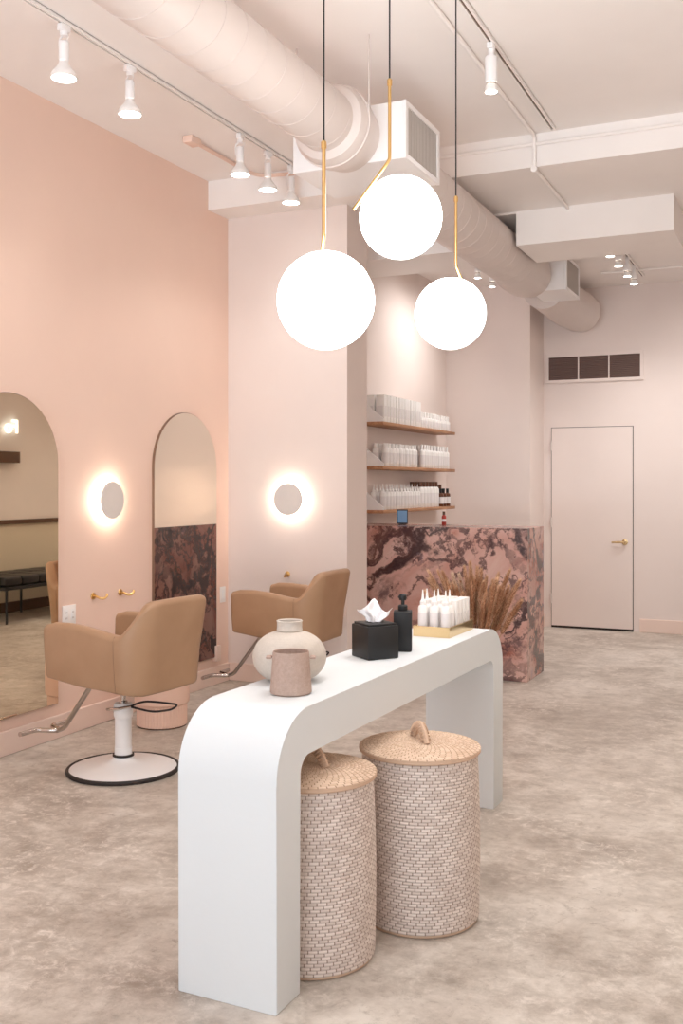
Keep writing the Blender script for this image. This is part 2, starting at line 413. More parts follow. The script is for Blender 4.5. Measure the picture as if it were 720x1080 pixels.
# ------------------------------------------------------------------ conduits, tracks, lamps
def track(label, x, y0, y1, z):
    o = thing('lighting_track', label, 'lighting track', (x, y0, z))
    bm = B(); L = y1 - y0
    box(bm, -.018, -.006, 0, L, -.02, 0); box(bm, .006, .018, 0, L, -.02, 0); box(bm, -.018, .018, 0, L, -.004, -.0005)
    obj('track_rail', bm, M['ceil'], o, smooth=False)
    bm = B(); box(bm, -.0055, .0055, 0, L, -.012, -.005); obj('track_slot', bm, M['brown'], o, smooth=False)
    return o
track('long pale ceiling track carrying five lamps above the left wall', -3.22, 1.5, 6.25, ZC)
track('ceiling track with one slim lamp, right of the round duct', -1.42, 1.5, 6.25, ZC)
track('short ceiling track with four small lamps behind the dropped beam', -1.41, 7.98, 10.0, ZC2)
bm = B(); tube(bm, fillet([(-1.55, 1.5, ZC - .018), (-1.55, YS - .02, ZC - .018), (-1.55, YS - .02, ZC2 - .018), (-1.55, 7.3, ZC2 - .018)], .04), .0125, 10)
lathe(bm, [(0, -.02), (.02, -.02), (.022, 0), (.02, .02), (0, .02)], 12, (-1.55, YS - .012, ZC2 - .02), RY)
tag(obj('conduit', bm, M['ceil']), 'thin ceiling conduit that bends down over the ceiling step and runs to the beam', 'pipe')
bm = B(); tube(bm, [(-2.45, YS - .014, 3.63), (XR, YS - .014, 3.63)], .012, 10)
tag(obj('conduit', bm, M['ceil']), 'thin straight conduit running sideways along the face of the ceiling step', 'pipe')
bm = B(); tube(bm, [(-1.75, 9.70, ZC2 - .014), (XR, 9.70, ZC2 - .014)], .010, 8)
tag(obj('conduit', bm, M['ceil']), 'thin conduit across the far ceiling near the back wall', 'pipe')
o = thing('conduit', 'curved conduit with a junction box near the left wall, behind the track lamps', 'pipe', (-3.56, 5.47, ZC))
bm = B(); tube(bm, fillet([(0, .02, -.02), (0, .60, -.02), (.03, .80, -.03), (.30, .83, -.04), (.75, .83, -.04)], .15, 8), .013, 10); obj('pipe', bm, M['peach'], o)
bm = B(); box(bm, -.035, .035, -.05, .06, -.045, -.001, .004); obj('junction_box', bm, M['peach'], o)

def spot(o, z, power, tilt=(0, 0, 0), size=2.2, blend=1.0, col=(1.0, .975, .95)):
    l = bpy.data.lights.new('lamp_light', 'SPOT'); l.energy = power; l.spot_size = size; l.spot_blend = blend
    l.color = col; l.shadow_soft_size = .045
    lo = bpy.data.objects.new('lamp_light', l); C.objects.link(lo); lo.parent = o; lo.location = (0, 0, z - .012); lo.rotation_euler = tilt
def flood(y, label, group=None):
    o = thing('track_lamp', label, 'track lamp', (-3.22, y, ZC - .02), random.uniform(-.4, .4))
    bm = B(); box(bm, -.016, .016, -.03, .03, -.035, -.0005, .004); lathe(bm, [(0, -.055), (.018, -.055), (.02, -.035), (0, -.035)], 16); obj('track_adapter', bm, M['white_metal'], o)
    bm = B(); tube(bm, fillet([(0, 0, -.05), (-.028, 0, -.06), (-.032, 0, -.085), (-.03, 0, -.13)], .012), .0045, 8); tube(bm, fillet([(.012, 0, -.05), (.034, 0, -.062), (.012, 0, -.09)], .01), .002, 6); obj('arm', bm, M['white_metal'], o)
    bm = B(); lathe(bm, [(0, -.078), (.020, -.08), (.024, -.085), (.025, -.165), (.022, -.175), (.0, -.175)], 24); obj('lamp_socket', bm, M['white_metal'], o)
    bm = B(); lathe(bm, [(.0215, -.1752), (.024, -.185), (.032, -.20), (.050, -.222), (.060, -.238), (.0615, -.252), (.058, -.257)], 32)
    bl = obj('bulb', bm, M['plastic'], o)
    bm = B(); lathe(bm, [(.0578, -.2568), (.045, -.2575), (.03, -.259), (0, -.260)], 32); obj('lens', bm, M['lens'], bl)
    return o
lamps = [(3.84, 'white track lamp nearest the camera on the left track'), (4.36, 'white track lamp second from the camera on the left track'),
         (5.50, 'white track lamp in the middle of the left track, first of a close trio'), (5.86, 'white track lamp in the middle of the close trio on the left track'),
         (6.19, 'white track lamp at the far end of the left track, beside the duct box')]
for y, lb in lamps:
    o = flood(y, lb, None); spot(o, -.275, FLOOD) if False else None
    o['_y'] = y
    spot(o, -.275, 12.0)
def slim(x, y, z, label, L=.10, rad=.03, tilt=0, power=10, dirv=None, group=None):
    o = thing('track_lamp', label, 'track lamp', (x, y, z - .02), 0, group)
    bm = B(); box(bm, -.016, .016, -.028, .028, -.03, -.0005, .004); lathe(bm, [(0, -.07), (.014, -.07), (.016, -.03), (0, -.03)], 16); obj('track_adapter', bm, M['white_metal'], o)
    bm = B(); lathe(bm, [(0, -.065), (rad * .9, -.066), (rad, -.072), (rad, -.065 - L), (rad * .93, -.07 - L), (0, -.07 - L)], 24); obj('lamp_socket', bm, M['white_metal'], o)
    bm = B(); zz = -.07 - L; lathe(bm, [(rad * .8, zz - .0005), (rad * .8, zz - .012)], 24); obj('clip_ring', bm, M['steel'], o)
    bm = B(); lathe(bm, [(rad * .78, zz - .012), (rad * .86, zz - .022), (rad * 1.0, zz - .042), (rad * .98, zz - .048)], 24); bl = obj('bulb', bm, M['plastic'], o)
    bm = B(); lathe(bm, [(rad * .97, zz - .047), (rad * .6, zz - .051), (0, zz - .052)], 24); obj('lens', bm, M['lens'], bl)
    e = (0, 0, 0)
    if dirv is not None: e = Vector(dirv).to_track_quat('-Z', 'Y').to_euler()
    spot(o, zz - .06, power, e)
    return o
slim(-1.42, 4.89, ZC, 'slim white cylindrical lamp alone on the ceiling track right of the pendants', .125, .031, power=26)
bk = ['small lit lamp nearest the dropped beam on the far ceiling track', 'second small lit lamp from the dropped beam on the far track',
      'third small lit lamp from the dropped beam on the far track', 'small lit lamp nearest the back wall on the far ceiling track']
for i, y in enumerate((8.23, 8.63, 9.08, 9.46)):
    slim(-1.41, y, ZC2, bk[i], .05, .033, power=30, dirv=(0.0, .15, -1))
slim(-2.62, 8.60, ZC2, 'small lamp over the wall shelves, beside the farthest globe and the duct', .05, .030, power=30, dirv=(-.78, -.18, -1))
slim(-2.62, 9.05, ZC2, 'small lamp over the far end of the wall shelves, hidden by the duct', .05, .030, power=26, dirv=(-.78, -.05, -1))
track('added ceiling track outside the view, over the open floor', -.2, 3.2, 6.2, ZC)  # unseen track, added to carry extra fill lamps
for i, y in enumerate((3.6, 4.8, 6.0)): slim(-.2, y, ZC, 'added slim lamp outside the view on the track over the open floor', .125, .031, power=34, group='added lamps over the open floor')  # unseen lamps added to brighten the room
track('added far ceiling track outside the view, over the open floor', -.2, 8.1, 10.0, ZC2)  # second unseen track, added for fill lamps further back
for i, y in enumerate((8.4, 9.5)): slim(-.2, y, ZC2, 'added small lamp outside the view on the far track over the open floor', .05, .033, power=34, dirv=(-.5, .4, -1), group='added far lamps over the open floor')  # unseen lamps added to lift the light at the back
# ------------------------------------------------------------------ pendants
def pendant(x, y, z, az, label):
    """z: globe centre; az: world azimuth of the rod's lower leg"""
    R = .15
    o = thing('pendant_lamp', label, 'pendant lamp', (x, y, z))
    bm = B(); lathe(bm, [(R * sin(a), -R * cos(a)) for a in [k * PI / 32 for k in range(33)]], 56)
    obj('globe', bm, M['globe'], o)
    a = Vector((cos(az), sin(az), 0)); Rr = .006
    th = math.radians(36)
    bx = a * -.033 * -1 * 0 + a * (-.0)
    # bend point placed so that the lower leg is tangent to the globe
    zb = .21; off = ((R + Rr) - zb * sin(th)) / cos(th)
    bend = a * off + Vector((0, 0, zb)); end = bend + (a * sin(th) + Vector((0, 0, -cos(th)))) * .225
    top = bend + Vector((0, 0, .27))
    bm = B(); tube(bm, fillet([top, bend, end], .012, 5), Rr, 12); obj('rod', bm, M['brass'], o)
    bm = B(); lathe(bm, [(0, 0), (.009, 0), (.009, .02), (.006, .024), (0, .024)], 16, top); obj('cord_grip', bm, M['brass'], o)
    bm = B(); tube(bm, [top + Vector((0, 0, .02)), (top.x, top.y, ZC - z - .02)], .0032, 8); obj('cord', bm, M['black'], o)
    bm = B(); lathe(bm, [(0, -.03), (.02, -.03), (.024, -.025), (.024, -.0005), (0, -.0005)], 32, (top.x, top.y, ZC - z)); obj('ceiling_rose', bm, M['brass'], o)
    return o
yaw = math.radians(24.62)
FW = yaw + PI / 2; RT = yaw
pendant(-1.336, 2.80, 2.045, FW + math.radians(10), 'lowest globe pendant, largest in view, left of the trio over the console')
pendant(-1.335, 3.43, 2.452, RT + PI, 'highest globe pendant in the middle, its brass rod kinked to one side')
pendant(-1.356, 4.06, 2.20, FW - math.radians(42), 'farthest globe pendant, smallest in view, over the far end of the console')

# ------------------------------------------------------------------ arched mirrors
def arch(w, h, n=32):
    r = w / 2; z = h - r
    return [(-r, 0), (r, 0)] + [(r * cos(a), z + r * sin(a)) for a in [PI * k / n for k in range(n + 1)]]
def arch_band(w, h, z0, z1):
    r = w / 2; return [(-r, z0), (r, z0), (r, z1), (-r, z1)]
MZ = .205; MH = 1.78; MW = .785
o = thing('arched_mirror', 'tall arched wall mirror cut by the left edge of the view', 'mirror', (XL, 4.268, MZ))
bm = B(); prism(bm, arch(MW, MH), .018, 'x', 0.0005); obj('backing', bm, M['mirror_edge'], o, smooth=False)
bm = B(); prism(bm, arch(MW - .006, MH - .006), .004, 'x', .0185); q = obj('glass', bm, M['mirror'], o, smooth=False); q.location.z = .003
o = thing('arched_mirror', 'tall arched wall mirror near the corner, a marble reflection painted into its lower half', 'mirror', (XL, 6.01, MZ))
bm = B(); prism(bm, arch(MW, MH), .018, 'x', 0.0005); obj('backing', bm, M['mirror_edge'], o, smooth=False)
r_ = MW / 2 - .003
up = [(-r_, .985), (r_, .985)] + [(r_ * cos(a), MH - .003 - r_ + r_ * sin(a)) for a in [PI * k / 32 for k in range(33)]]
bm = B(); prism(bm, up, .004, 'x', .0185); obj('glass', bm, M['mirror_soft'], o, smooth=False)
bm = B(); prism(bm, [(-r_, .003), (r_, .003), (r_, .984), (-r_, .984)], .004, 'x', .0185); obj('painted_reflection', bm, M['painted_reflection'], o, smooth=False)  # panel paints the marble reflection into the lower part of the mirror
bm = B(); box(bm, .0005, .04, .365, .425, -.03, .085, .004); obj('foot_block', bm, M['base'], o)

# ------------------------------------------------------------------ sconces, hooks, outlets
def sconce(loc, rz, label):
    o = thing('wall_sconce', label, 'wall lamp', loc, rz)       # local +x out of the wall
    RX = Matrix.Rotation(PI / 2, 4, 'Y')
    bm = B(); lathe(bm, [(0, .0005), (.072, .0005), (.072, .012), (0, .012)], 40, (0, 0, 0), RX); obj('back_plate', bm, M['white_metal'], o)
    bm = B(); lathe(bm, [(.080, .012), (.083, .014), (.083, .036), (.080, .038), (0, .038)], 48, (0, 0, 0), RX); obj('led_band', bm, M['led'], o)
    bm = B(); lathe(bm, [(0, .0385), (.114, .0385), (.1165, .0405), (.1165, .047), (.1145, .0495), (0, .0495)], 64, (0, 0, 0), RX); obj('disc', bm, M['disc'], o)
    return o
sconce((XL, 5.135, 1.382), 0, 'round backlit disc sconce between the two arched mirrors')
sconce((-3.435, YP0, 1.372), -PI / 2, 'round backlit disc sconce on the corner wall above the far chair')
def hook(loc, rz, label):
    o = thing('wall_hook', label, 'hook', loc, rz)
    RX = Matrix.Rotation(PI / 2, 4, 'Y')
    bm = B(); lathe(bm, [(0, .0005), (.02, .0005), (.022, .004), (.02, .008), (.007, .010), (.007, .03), (0, .03)], 24, (0, 0, 0), RX); obj('mount', bm, M['brass'], o)
    bm = B(); tube(bm, fillet([(.025, 0, 0), (.055, 0, -.012), (.075, .015, -.014), (.085, .03, 0), (.082, .034, .015)], .015, 6), .0075, 10); obj('hook_arm', bm, M['brass'], o)
    return o
hook((XL, 5.00, .795), 0, 'small brass wall hook nearest the outlet by the left mirror')
hook((XL, 5.27, .792), 0, 'small brass wall hook nearest the mirror by the corner')
hook((-3.46, YP0, .82), -PI / 2, 'small brass wall hook on the corner wall behind the far chair')
def outlet(loc, rz, w, h, label, rocker):
    o = thing('wall_outlet', label, 'outlet', loc, rz)
    bm = B(); box(bm, .0005, .007, -w / 2, w / 2, -h / 2, h / 2, .002); obj('cover_plate', bm, M['plate'], o)
    bm = B()
    if rocker: box(bm, .0072, .011, -.017, .017, -.034, .034, .002); obj('rocker', bm, M['white'], o)
    else:
        for s in (-1, 1):
            f = B(); box(f, .0072, .009, s * w / 4 - .017, s * w / 4 + .017, -.034, .034, .002); fo = obj('socket', f, M['white'], o)
            f = B()
            for z in (-.017, .017):
                for yy in (-.006, .006): box(f, .0091, .0095, s * w / 4 + yy - .0015, s * w / 4 + yy + .0015, z - .005, z + .005)
            obj('slot', f, M['slot'], fo, smooth=False)
        bm.free()
outlet((XL, 4.775, .705), 0, .118, .118, 'white double wall outlet between the left mirror and the hooks', False)
outlet((XL, 6.515, .655), 0, .075, .118, 'white single wall switch in the corner beside the arched mirror', True)

# ------------------------------------------------------------------ salon chairs
def interp(tab, s):
    if s <= tab[0][0]: return tab[0][1]
    for (a, b), (c, d) in zip(tab, tab[1:]):
        if s <= c:
            k = (s - a) / (c - a); k = k * k * (3 - 2 * k) if False else k
            return b + (d - b) * k
    return tab[-1][1]
def make_chair(label):
    o = thing('salon_chair', label, 'salon chair', (0, 0, 0), 0)
    w, fx, bx, Rc = .30, .25, -.34, .135
    path = []
    ns = 22
    for i in range(ns + 1): path.append((fx + (bx + Rc - fx) * i / ns, w, 0, 1))
    for i in range(1, 13):
        a = PI / 2 * i / 12; path.append((bx + Rc - Rc * sin(a), w - Rc + Rc * cos(a), -sin(a), cos(a)))
    for i in range(1, 16): path.append((bx, (w - Rc) * (1 - 2 * i / 16), -1, 0))
    half = path[:]
    full = half + [(x, -y, nx, -ny) for x, y, nx, ny in half[::-1]][15 - 0:] if False else None
    # build symmetric list
    left = [p for p in half if p[1] > 1e-6]
    mid = [(bx, 0.0, -1, 0)]
    left = [p for p in left if not (abs(p[0] - bx) < 1e-9 and p[1] <= 0)]
    pts = left + mid + [(x, -y, nx, -ny) for x, y, nx, ny in left[::-1]]
    S = [0.0]
    for p, q in zip(pts, pts[1:]): S.append(S[-1] + math.hypot(q[0] - p[0], q[1] - p[1]))
    T = S[-1]
    top = [(0, .772), (.04, .783), (.14, .785), (.25, .776), (.35, .760), (.42, .748), (.465, .745), (.485, .752), (.51, .780), (.54, .822), (.57, .864), (.595, .893), (.615, .906), (.65, .912), (1.0, .916)]
    bot = [(0, .497), (.2, .472), (.40, .464), (.5, .456), (.62, .446), (1.0, .440)]
    thk = .072
    bm = B(); rings = []
    st = [(-1, 0.0)] ; 
    secs = []
    for k, (x, y, nx, ny) in enumerate(pts):
        s = min(S[k], T - S[k]); secs.append((x, y, nx, ny, s, 1.0, 0.0))
    # rounded arm fronts
    front = []
    for a in (0.0, .25, .5, .75):
        aa = a * PI / 2; front.append((sin(aa), 1 - cos(aa)))
    f0 = secs[0]; f1 = secs[-1]
    pre = [(f0[0] + .02 * (1 - sn), f0[1], f0[2], f0[3], 0.0, .62 + .38 * math.sqrt(max(0, 1 - (1 - sn) ** 2)), .016 * (1 - math.sqrt(max(0, 1 - (1 - sn) ** 2)))) for sn in (0.0, .12, .35, .65)]
    post = [(p[0], -p[1], p[2], -p[3], p[4], p[5], p[6]) for p in pre[::-1]]
    for (x, y, nx, ny, s, sc, dz) in pre + secs + post:
        zt = interp(top, s) - dz; zb = interp(bot, s) + dz; r = thk / 2
        mx, my = x - nx * r, y - ny * r; bk_ = max(0.0, -nx)
        taper = .020
        sec = []
        def P(off, z):
            k = (zt - z) / max(.01, zt - zb); tp = taper * k * k
            lean = .05 * bk_ * max(0.0, (z - .62) / .30)
            sec.append(bm.verts.new((mx + nx * (off * sc - tp) - lean, my + ny * (off * sc - tp), z)))
        rr = .03
        P(-r, zb + .02)
        P(-r, zb + (zt - zb) * .5); P(-r, zt - rr)
        for k in range(1, 6):
            a = PI * .5 * k / 6; P(-r + rr * (1 - cos(a)), zt - rr + rr * sin(a))
        P(0, zt)
        for k in range(5, 0, -1):
            a = PI * .5 * k / 6; P(r - rr * (1 - cos(a)), zt - rr + rr * sin(a))
        P(r, zt - rr)
        for f in (.2, .4, .6, .8): P(r, (zt - rr) + (zb + .015 - (zt - rr)) * f)
        P(r, zb + .015); P(r - .004, zb + .004); P(r - .014, zb)
        P(-r + .01, zb)
        rings.append(sec)
    for a, b in zip(rings, rings[1:]):
        n = len(a)
        for i in range(n): bm.faces.new((a[i], a[(i + 1) % n], b[(i + 1) % n], b[i]))
    bm.faces.new(rings[0]); bm.faces.new(rings[-1][::-1])
    obj('tub_shell', bm, M['leather'], o, ang=1.0)
    # seams on the outer faces of both arms
    for sy in (1, -1):
        bm = B(); pl = []
        for k in range(13):
            z = .466 + (.742 - .466) * k / 12; zt, zb = .745, .462
            f = (zt - z) / (zt - zb); pl.append((fx - .452, sy * (w - .020 * f * f + .0002 - (.012 if k == 12 else 0)), z))
        tube(bm, pl, .0022, 6); obj('seam', bm, M['leather_seam'], o)
    # seat base and cushion
    bm = B(); box(bm, -.262, .235, -.218, .218, .456, .53, .012)
    for v in bm.verts: v.co.z += .10 * (v.co.x + .262) * .9 * (.53 - v.co.z) / .074
    obj('seat_base', bm, M['leather'], o)
    bm = B(); box(bm, -.258, .262, -.222, .222, .532, .62, .035, 4); obj('seat_cushion', bm, M['leather'], o)
    # hydraulic base
    bm = B(); lathe(bm, [(.276, .006), (.274, .016), (.25, .024), (.18, .034), (.10, .046), (.065, .056), (.052, .07), (.05, .08), (0, .08)], 72); obj('base_disc', bm, M['white_metal'], o)
    bm = B(); lathe(bm, [(.270, 0.0005), (.288, 0.0005), (.291, .006), (.291, .014), (.286, .020), (.276, .020), (.274, .014)], 72); obj('rubber_rim', bm, M['rubber'], o)
    bm = B(); lathe(bm, [(.047, .072), (.055, .075), (.055, .083), (.047, .086)], 40); obj('rubber_ring', bm, M['rubber'], o)
    bm = B(); lathe(bm, [(0, .08), (.045, .081), (.045, .12), (.043, .122), (.043, .27), (.047, .275), (.050, .285), (.050, .335), (.044, .348), (0, .349)], 40)
    obj('column', bm, M['white_metal'], o)
    bm = B(); lathe(bm, [(.022, .349), (.022, .358), (.014, .36), (.014, .43), (0, .43)], 24); obj('piston', bm, M['chrome'], o)
    bm = B(); box(bm, -.10, .10, -.09, .09, .425, .4555, .006); obj('seat_plate', bm, M['black'], o)
    # pump lever: chrome stub and black wire loop
    bm = B(); tube(bm, fillet([(.06, .055, .318), (.03, .075, .325), (-.04, .07, .335), (-.075, .03, .342)], .04, 5), .0075, 10)
    obj('pump_lever', bm, M['chrome'], o)
    bm = B(); loop = fillet([(-.072, .034, .342), (-.105, -.03, .362), (-.17, -.075, .356), (-.255, -.135, .340), (-.235, -.10, .318), (-.16, -.045, .308), (-.10, .0, .328), (-.076, .026, .340)], .05, 6)
    tube(bm, loop, .0055, 8); obj('lever_loop', bm, M['rubber'], o)
    # footrest
    bm = B(); tube(bm, fillet([(.10, 0, .44), (.20, 0, .445), (.42, 0, .165), (.46, 0, .15), (.50, 0, .15)], .03, 5), .018, 12, flat=.65); ft = obj('footrest_stem', bm, M['steel'], o)
    bm = B(); tube(bm, fillet([(.57, -.17, .15), (.57, -.05, .15), (.50, -.03, .15), (.45, 0, .15), (.50, .03, .15), (.57, .05, .15), (.57, .17, .15)], .035, 5), .013, 12); obj('footrest_bar', bm, M['chrome'], o)
    return o
ch1 = make_chair('tan leather salon chair on a white disc base, nearest the left mirror')
ch1.location = (-3.21, 4.29, 0); ch1.rotation_euler.z = math.radians(175)
dup(ch1, (-3.185, 6.07, 0), math.radians(179.5), 'tan leather salon chair half hidden behind the white console')

# ------------------------------------------------------------------ pouf
o = thing('pouf', 'round pink pouf stool on a ribbed base behind the near chair', 'stool', (-3.60, 5.20, 0))
bm = B(); prof = []
n = 96; r0 = .150
base_poly = [((r0 + .004 * abs(sin(48 * PI * k / 288)) ** .7) * cos(2 * PI * k / 288) if False else (r0 + .004 * abs(sin(PI * k / 6))) * cos(2 * PI * k / 288), (r0 + .004 * abs(sin(PI * k / 6))) * sin(2 * PI * k / 288)) for k in range(288)]
prism(bm, base_poly, .125, 'z', .008); obj('ribbed_base', bm, M['pink'], o, ang=1.2)
bm = B(); lathe(bm, [(0, 0), (.150, 0), (.150, .008), (0, .008)], 48); obj('foot_ring', bm, M['brown'], o)
bm = B(); lathe(bm, [(0, .1335), (.155, .134), (.166, .145), (.168, .16), (.168, .46), (.16, .485), (.14, .497), (.08, .503), (0, .504)], 56); obj('cushion', bm, M['pink'], o)

# ------------------------------------------------------------------ console
L, H, T, Wd, Ro, Ri = 2.13, .825, .14, .33, .19, .055
poly = []
def arc(cx, cz, r, a0, a1, n=20): return [(cx + r * cos(a0 + (a1 - a0) * k / n), cz + r * sin(a0 + (a1 - a0) * k / n)) for k in range(n + 1)]
poly += [(0, 0)] + arc(Ro, H - Ro, Ro, PI, PI / 2) + arc(L - Ro, H - Ro, Ro, PI / 2, 0) + [(L, 0), (L - T, 0)]
poly += arc(L - T - Ri, H - T - Ri, Ri, 0, PI / 2, 12) + arc(T + Ri, H - T - Ri, Ri, PI / 2, PI, 12) + [(T, 0)]
bm = B(); prism(bm, poly, Wd, 'x', -Wd, bev=.004)
o = obj('console_table', bm, M['plaster'], ang=.5, loc=(-1.334, 2.477, 0.001), rot=(0, 0, -math.radians(1.4)))
tag(o, 'white waterfall console table with rounded corners in the middle of the floor', 'console table')
TOP = H + .0015

# ------------------------------------------------------------------ baskets
def woven(bm, fn, rows, stitches, sub_r=4, sub_s=4, amp=.0035, shear=-.35):
    """fn(t) -> (r, z, nr, nz): profile by row coordinate; stitched bumps as real relief, uv = (stitch, row)"""
    uv = bm.loops.layers.uv.new('UVMap'); nu = stitches * sub_s; nv = rows * sub_r
    grid = []
    for j in range(nv + 1):
        t = j / sub_r; r, z, nr, nz = fn(t); row = min(rows - 1, int(t)); fv = t - row
        line = []
        for i in range(nu):
            u = i / sub_s; fu = (u + shear * row) % 1.0
            h = amp * (math.sqrt(max(0, sin(PI * min(1, max(0, fv))))) * (0.55 + .45 * math.sqrt(max(0, sin(PI * fu)))))
            a = 2 * PI * u / stitches
            rr = r + nr * h; line.append(bm.verts.new((rr * cos(a), rr * sin(a), z + nz * h)))
        grid.append(line)
    for j in range(nv):
        for i in range(nu):
            f = bm.faces.new((grid[j][i], grid[j][(i + 1) % nu], grid[j + 1][(i + 1) % nu], grid[j + 1][i]))
            e = 1e-3
            cs = ((i, j), (i + 1, j), (i + 1, j + 1), (i, j + 1))
            row = j // sub_r
            for lp, (a, b) in zip(f.loops, cs):
                vv = b / sub_r
                if vv >= row + 1: vv = row + 1 - e
                lp[uv].uv = (a / sub_s, vv)
    return grid
def basket(loc, r, h, rz, label):
    o = thing('lidded_basket', label, 'basket', loc, rz)
    rows = 54
    def body(t):
        k = t / rows; bul = .006 * sin(PI * k) + .004 * (1 - k)
        return (r - .008 + bul, .012 + (h - .012) * k, 1, 0)
    bm = B(); woven(bm, body, rows, 42, 3, 7, .0042)
    obj('basket_body', bm, M['rattan'], o, ang=3)
    bm = B(); lathe(bm, [(0, 0.001), (r - .01, .001), (r - .006, .005), (r - .008, .012)], 72); obj('foot_ring', bm, M['rattan_band'], o)
    bm = B(); lathe(bm, [(r - .02, h + .001), (r + .001, h + .001), (r + .006, h + .005), (r + .006, h + .014), (r + .002, h + .018), (r - .02, h + .018)], 90); lid = obj('lid_rim', bm, M['rattan_band'], o)
    LR = 17
    def top(t):
        k = t / LR; rr = (r + .002) * (1 - k) + .004
        return (rr, h + .016 + .020 * (1 - (1 - k) ** 2), 0, 1)
    bm = B(); woven(bm, top, LR, 46, 4, 6, .003); obj('lid', bm, M['rattan_lid'], o, ang=3)
    bm = B(); hp = [Vector((-.062 + .124 * k / 16, 0, h + .034 + .052 * math.sin(PI * k / 16) ** .8)) for k in range(17)]
    tube(bm, hp, [.0105] * 17, 10, flat=1.5); obj('lid_handle', bm, M['rattan_band'], o)
    bm = B()
    for k in range(1, 16, 1):
        p = hp[k]; t = (hp[min(16, k + 1)] - hp[k - 1]).normalized()
        ring = [p + Vector((0, 1, 0)) * (.0165 * cos(a)) + t.cross(Vector((0, 1, 0))) * (.0115 * sin(a)) for a in [2 * PI * q / 12 for q in range(12)]]
        tube(bm, ring, .0022, 5, closed=True)
    obj('handle_wrap', bm, M['rattan_band'], o)
    return o
basket((-1.205, 3.277, 0), .203, .565, math.radians(-48), 'round lidded rattan basket standing out in front of the console, nearer its far leg')
basket((-1.418, 2.87, 0), .200, .560, math.radians(-20), 'round lidded rattan basket tucked behind the near leg of the console')

# ------------------------------------------------------------------ things on the console
bm = B(); ell = [(.1235 * abs(cos(a)) ** .90, .084 + .088 * math.copysign(abs(sin(a)) ** .97, a)) for a in [-1.12 + (2.40) * k / 28 for k in range(29)]]
zz0 = ell[0][1]; ell = [(r, z - zz0) for r, z in ell]; zt_ = ell[-1][1]
lathe(bm, [(0, 0)] + ell + [(.0435, zt_ + .004), (.042, zt_ + .010), (.042, zt_ + .030), (.044, zt_ + .034), (.041, zt_ + .036), (.037, zt_ + .032), (.036, zt_), (.09, zt_ - .03), (.11, .07), (.06, .012), (0, .008)], 64)
tag(obj('round_vase', bm, M['vase'], loc=(-1.566, 3.0, TOP)), 'round pale ceramic vase with a short neck, behind the taupe cup', 'vase')
o = thing('stoneware_cup', 'taupe stoneware cup tapering upward, in front of the round vase', 'cup', (-1.463, 2.812, TOP), math.radians(24))
bm = B(); lathe(bm, [(0, 0), (.060, 0), (.0655, .005), (.065, .02), (.057, .128), (.0555, .132), (.053, .130), (.052, .12), (.058, .02), (.05, .012), (0, .012)], 56); obj('cup_body', bm, M['cup'], o)
for s in (1, -1):
    bm = B(); box(bm, s * .0585 if s > 0 else -.078, .078 if s > 0 else -.0585, -.016, .016, .108, .117, .004); obj('lug', bm, M['cup'], o)

o = thing('tissue_box', 'matte black square tissue box with a white tissue pulled up', 'tissue box', (-1.480, 3.535, TOP), math.radians(52))
bm = B(); a = .066; hB = .132
box(bm, -a, a, -a, a, 0, hB - .008, .004); box(bm, -a + .007, a - .007, -a + .007, a - .007, hB - .010, hB, .002)
obj('box_body', bm, M['black'], o)
bm = B(); lathe(bm, [(.030, hB + .0005), (.034, hB + .002), (.030, hB + .003), (.026, hB + .002)], 32); obj('opening_ring', bm, M['rubber'], o)
bm = B()
nu, nv = 26, 14; grid = []
for j in range(nv + 1):
    v = j / nv; ln = []
    for i in range(nu + 1):
        u = i / nu * 2 - 1
        wid = .018 + .050 * v ** .9
        x = u * wid + .004 * sin(9 * v + 3 * u)
        y = (.014 * sin(u * 5.5 + 1.5 * v) + .010 * sin(u * 11 + 2)) * (.4 + v) + .01 * v
        topz = .076 + .016 * cos(u * 4.2 + .6) - .020 * abs(u + .1) + .014 * (u < -.5) * (-.5 - u)
        ln.append(bm.verts.new((x, y, hB - .006 + v * topz)))
    grid.append(ln)
for j in range(nv):
    for i in range(nu): bm.faces.new((grid[j][i], grid[j][i + 1], grid[j + 1][i + 1], grid[j + 1][i]))
ts = obj('tissue', bm, M['tissue'], o, ang=3); ts.rotation_euler.z = math.radians(-30)
md = ts.modifiers.new('thick', 'SOLIDIFY'); md.thickness = .0012

o = thing('soap_dispenser', 'matte black square pump bottle just behind the tissue box', 'dispenser', (-1.437, 3.715, TOP), math.radians(20))
bm = B(); box(bm, -.036, .036, -.036, .036, 0, .158, .005); obj('bottle_body', bm, M['black'], o)
bm = B(); lathe(bm, [(0, .158), (.018, .1585), (.019, .162), (.019, .176), (.015, .180), (.007, .181), (.007, .198), (.014, .199), (.015, .203), (.015, .218), (.012, .222), (0, .222)], 28); pm = obj('pump', bm, M['black'], o)
bm = B(); tube(bm, fillet([(0, 0, .211), (-.012, .033, .212), (-.016, .043, .205)], .01), .005, 10); obj('nozzle', bm, M['black'], pm)

